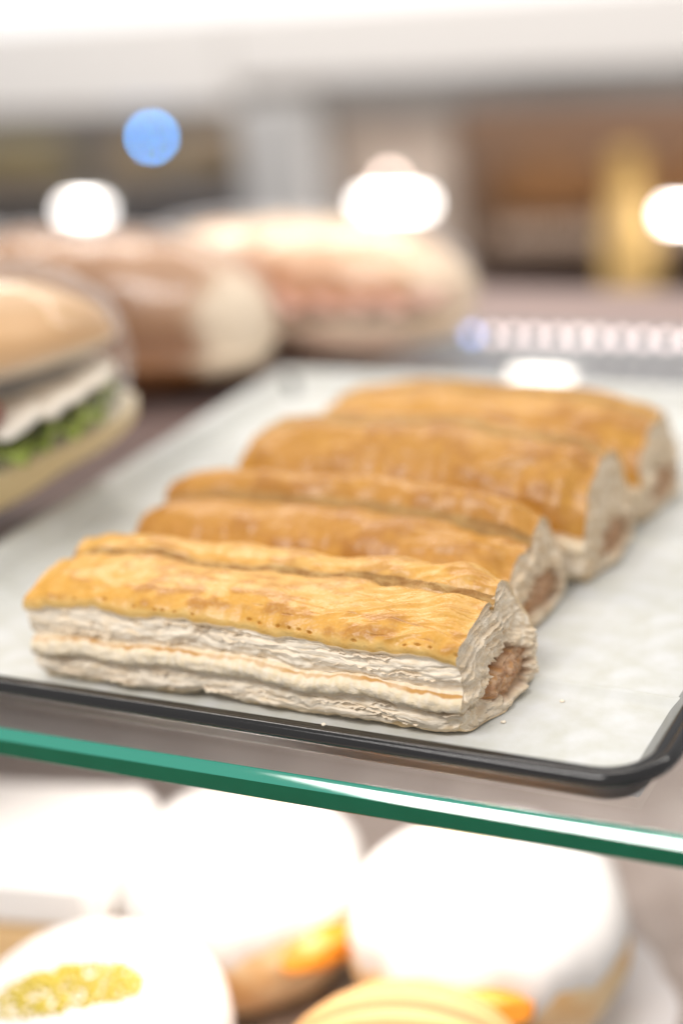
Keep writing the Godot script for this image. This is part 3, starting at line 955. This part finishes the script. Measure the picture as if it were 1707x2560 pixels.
func build_back() -> void:
	# rail with its little lights behind the shelf
	var ledge := mat(lin(0.28, 0.205, 0.185), 0.75)
	structure("back_ledge", block(Vector3(1.7, 0.018, 0.10), 0.002, Vector3(-0.1, -0.024, -0.525)), ledge)
	var t := thing("light_rail", "rail of small bright lights behind the glass shelf", "light strip", Vector3(0, 0, 0))
	obj("rail", block(Vector3(1.0, 0.010, 0.010), 0.001, Vector3(0.27, -0.0145, -0.4695)), mat(lin(0.16, 0.145, 0.145), 0.5), t)
	var bulb := SphereMesh.new()
	bulb.radius = 0.0028
	bulb.height = 0.0056
	bulb.radial_segments = 12
	bulb.rings = 6
	var white := glow_of(Color(1.0, 0.92, 0.91), 3.8)
	var bluish := glow_of(Color(0.62, 0.72, 1.0), 5.0)
	for k in 18:
		var o := obj("bulb", bulb, bluish if k == 0 else white, t)
		o.position = Vector3(-0.118 + 0.0125 * k, -0.0125, -0.4615)
	# wall unit far behind
	var z := -1.45
	var cream := mat(lin(0.88, 0.85, 0.82), 0.6)
	var post := mat(lin(0.56, 0.55, 0.54), 0.6)
	var u := thing("wall_unit", "pale wall unit with two dark open bays behind the counter", "cabinet", Vector3(0, 0, 0))
	obj("fascia", block(Vector3(1.648, 0.089, 0.03), 0.003, Vector3(-0.024, 0.0475, z)), cream, u)
	obj("fascia", block(Vector3(1.65, 0.115, 0.03), 0.003, Vector3(-1.677, 0.0345, z)), cream, u)
	obj("post", block(Vector3(0.10, 0.60, 0.05), 0.003, Vector3(-0.80, -0.324, z - 0.01)), post, u)
	obj("side_panel", block(Vector3(0.165, 0.50, 0.03), 0.003, Vector3(-0.665, -0.293, z - 0.06)), mat(lin(0.42, 0.34, 0.28), 0.6), u)
	obj("shade_strip", block(Vector3(1.55, 0.045, 0.03), 0.003, Vector3(0.026, -0.022, z - 0.06)), mat(lin(0.38, 0.37, 0.36), 0.6), u)  # grey strip painted in for the shade at the top of the recess
	obj("bay_back", block(Vector3(1.5, 0.50, 0.02), 0.003, Vector3(-1.60, -0.28, z - 0.32)), mat(lin(0.26, 0.225, 0.195), 0.6), u)
	obj("bay_back", block(Vector3(1.8, 0.50, 0.02), 0.003, Vector3(-0.02, -0.28, z - 0.345)), mat(lin(0.46, 0.28, 0.18), 0.6), u)
	obj("plinth", block(Vector3(2.9, 0.30, 0.40), 0.003, Vector3(-0.70, -0.46, z - 0.14)), mat(lin(0.055, 0.045, 0.048), 0.6), u)
	obj("shelf_board", block(Vector3(1.35, 0.02, 0.22), 0.003, Vector3(0.13, -0.205, z - 0.17)), mat(lin(0.46, 0.34, 0.26), 0.6), u)
	var loaf := mat(lin(0.42, 0.19, 0.06), 0.6)
	for n in 3:
		var l := obj("bread_loaf", half_bun(0.17, 0.045, 0.02, 0.055, n * 3.0, Vector3(0.42, 0.19, 0.06), Vector3(0.40, 0.18, 0.06), Vector3(0.38, 0.2, 0.08)), m_bread)
		l.position = Vector3(-0.50 + 0.20 * n, -0.172, z - 0.14)
		tag(l, ["brown loaf in the right bay of the wall unit, nearest its side panel", "brown loaf in the right bay of the wall unit, left of the yellow packet", "brown loaf in the right bay of the wall unit, at the right edge"][n], "bread", "loaves in the wall unit")
	for n in 3:
		var l := obj("bread_loaf", half_bun(0.20, 0.045, 0.02, 0.05, 20.0 + n, [Vector3(0.36, 0.25, 0.13), Vector3(0.42, 0.30, 0.20), Vector3(0.30, 0.24, 0.10)][n], Vector3(0.34, 0.24, 0.14), Vector3(0.4, 0.3, 0.2)), m_bread)
		l.position = [Vector3(-1.05, -0.128, z - 0.12), Vector3(-0.99, -0.128, z - 0.20), Vector3(-1.30, -0.128, z - 0.12)][n]
		tag(l, ["tan loaf under the blue light in the left bay", "paler loaf behind the one under the blue light", "olive brown loaf at the left edge of the left bay"][n], "bread", "loaves in the wall unit")
	obj("shelf_board", block(Vector3(1.45, 0.02, 0.25), 0.003, Vector3(-1.60, -0.160, z - 0.17)), mat(lin(0.20, 0.18, 0.17), 0.6), u)
	var pk := thing("packet", "upright yellow packet standing in the right bay of the wall unit", "packet", Vector3(-0.345, -0.252, z + 0.02))
	obj("pouch", lathe([Vector2(0.001, 0.0), Vector2(0.028, 0.001), Vector2(0.031, 0.01), Vector2(0.030, 0.075), Vector2(0.022, 0.105), Vector2(0.017, 0.13), Vector2(0.001, 0.132)], 28, 0.05), mat(lin(0.80, 0.52, 0.19), 0.5), pk)
	obj("cap", lathe([Vector2(0.018, 0.128), Vector2(0.018, 0.162), Vector2(0.014, 0.165), Vector2(0.001, 0.165)], 24), mat(lin(0.60, 0.37, 0.11), 0.5), pk)
	structure("worktop", block(Vector3(2.9, 0.03, 0.86), 0.003, Vector3(-0.70, -0.268, -1.02)), mat(lin(0.06, 0.05, 0.052), 0.5))
	# bright pane over the unit
	var lit := mat(lin(0.3, 0.3, 0.3), 0.6)
	lit.emission_enabled = true
	lit.emission = Color.WHITE
	lit.emission_energy_multiplier = 1.0
	var w := thing("lit_window", "white glowing window pane above the wall unit", "window", Vector3(-0.7, 0.165, z - 0.05))
	obj("pane", block(Vector3(3.0, 0.26, 0.01), 0.002), lit, w)
	var wl := AreaLight3D.new()
	wl.name = "window_light"
	wl.area_size = Vector2(3.0, 0.26)
	wl.area_normalize_energy = true
	wl.light_energy = 0.10
	wl.area_range = 8.0
	wl.shadow_enabled = true
	wl.rotation_degrees.y = 180
	wl.position.z = 0.008
	w.add_child(wl)
	# small lamps in the bays
	small_lamp("indicator_light", "small round blue light in the left bay", Vector3(-0.985, -0.0604, z), Vector3(0.008, 0.009, 0.006), Color(0.30, 0.68, 1.0), 44.0)
	small_lamp("bay_lamp", "white lamp in the left bay, above the brown baguette", Vector3(-1.110, -0.1546, z), Vector3(0.055, 0.012, 0.008), Color(1.0, 0.98, 0.96), 11.0)
	small_lamp("bay_lamp", "widest white lamp, in the middle above the pale baguette", Vector3(-0.648, -0.148, z), Vector3(0.085, 0.012, 0.008), Color(1.0, 0.98, 0.96), 13.0)
	small_lamp("spot_lamp", "dim round lamp just above the widest white lamp", Vector3(-0.650, -0.121, z), Vector3(0.012, 0.012, 0.006), Color(1.0, 0.92, 0.87), 9.0)
	small_lamp("bay_lamp", "white lamp at the right edge of the picture", Vector3(-0.278, -0.1565, z + 0.03), Vector3(0.045, 0.014, 0.008), Color(1.0, 0.98, 0.96), 15.0)
	small_lamp("reflection_block", "glowing block standing in for a light reflection, peeping over the farthest sausage roll", Vector3(-0.058, -0.0185, -0.4115), Vector3(0.034, 0.005, 0.006), Color(1.0, 0.97, 0.93), 4.5)  # glowing block imitates a reflection, no lamp stands here

func glow_of(c: Color, strength: float) -> StandardMaterial3D:
	var m := mat(c, 0.5)
	m.emission_enabled = true
	m.emission = c
	m.emission_energy_multiplier = strength
	return m

func small_lamp(called: String, label: String, at: Vector3, size: Vector3, c: Color, strength: float) -> void:
	var t := thing(called, label, "lamp", at)
	obj("bulb", block(size, 0.002), glow_of(c, strength), t)
	obj("holder", block(Vector3(size.x * 1.1, size.y * 1.1, 0.012), 0.001, Vector3(0, 0, -0.012)), mat(lin(0.3, 0.3, 0.3), 0.4), t)
	var l := OmniLight3D.new()
	l.name = "bulb_light"
	l.light_color = c
	l.light_energy = 0.00012 * strength * size.x * 40.0
	l.light_size = 0.005
	l.omni_range = 4.0
	l.omni_attenuation = 2.0
	l.shadow_enabled = true
	l.position = Vector3(0, 0, 0.012)
	t.add_child(l)

func build_crumbs() -> void:
	var spots := [[Vector3(0.0375, 0.0132, 0.0140), "tiny crumb on the tray's front rim"], [Vector3(0.0815, 0.0062, -0.0135), "tiny crumb on the baking paper right of the front sausage roll"], [Vector3(0.0935, 0.0062, -0.030), "flat pastry crumb near the fold of the baking paper"]]
	for n in spots.size():
		var p := PackedVector3Array()
		var c := PackedColorArray()
		for i in 9:
			var th := PI * i / 8.0
			for j in 12:
				var a := TAU * j / 12.0
				var d := Vector3(sin(th) * cos(a), cos(th), sin(th) * sin(a))
				p.append(d * (1.0 + 0.5 * fine.get_noise_3dv(d * 1.5 + Vector3.ONE * n * 7)) * Vector3(0.0008, 0.0004, 0.0006))
				c.append(color_of(DOUGH))
		var s := Sheet.new()
		s.grid(p, c, 9, 12, true, false)
		var o := obj("pastry_crumb", s.build(), m_dough)
		o.position = spots[n][0]
		tag(o, spots[n][1], "crumb")
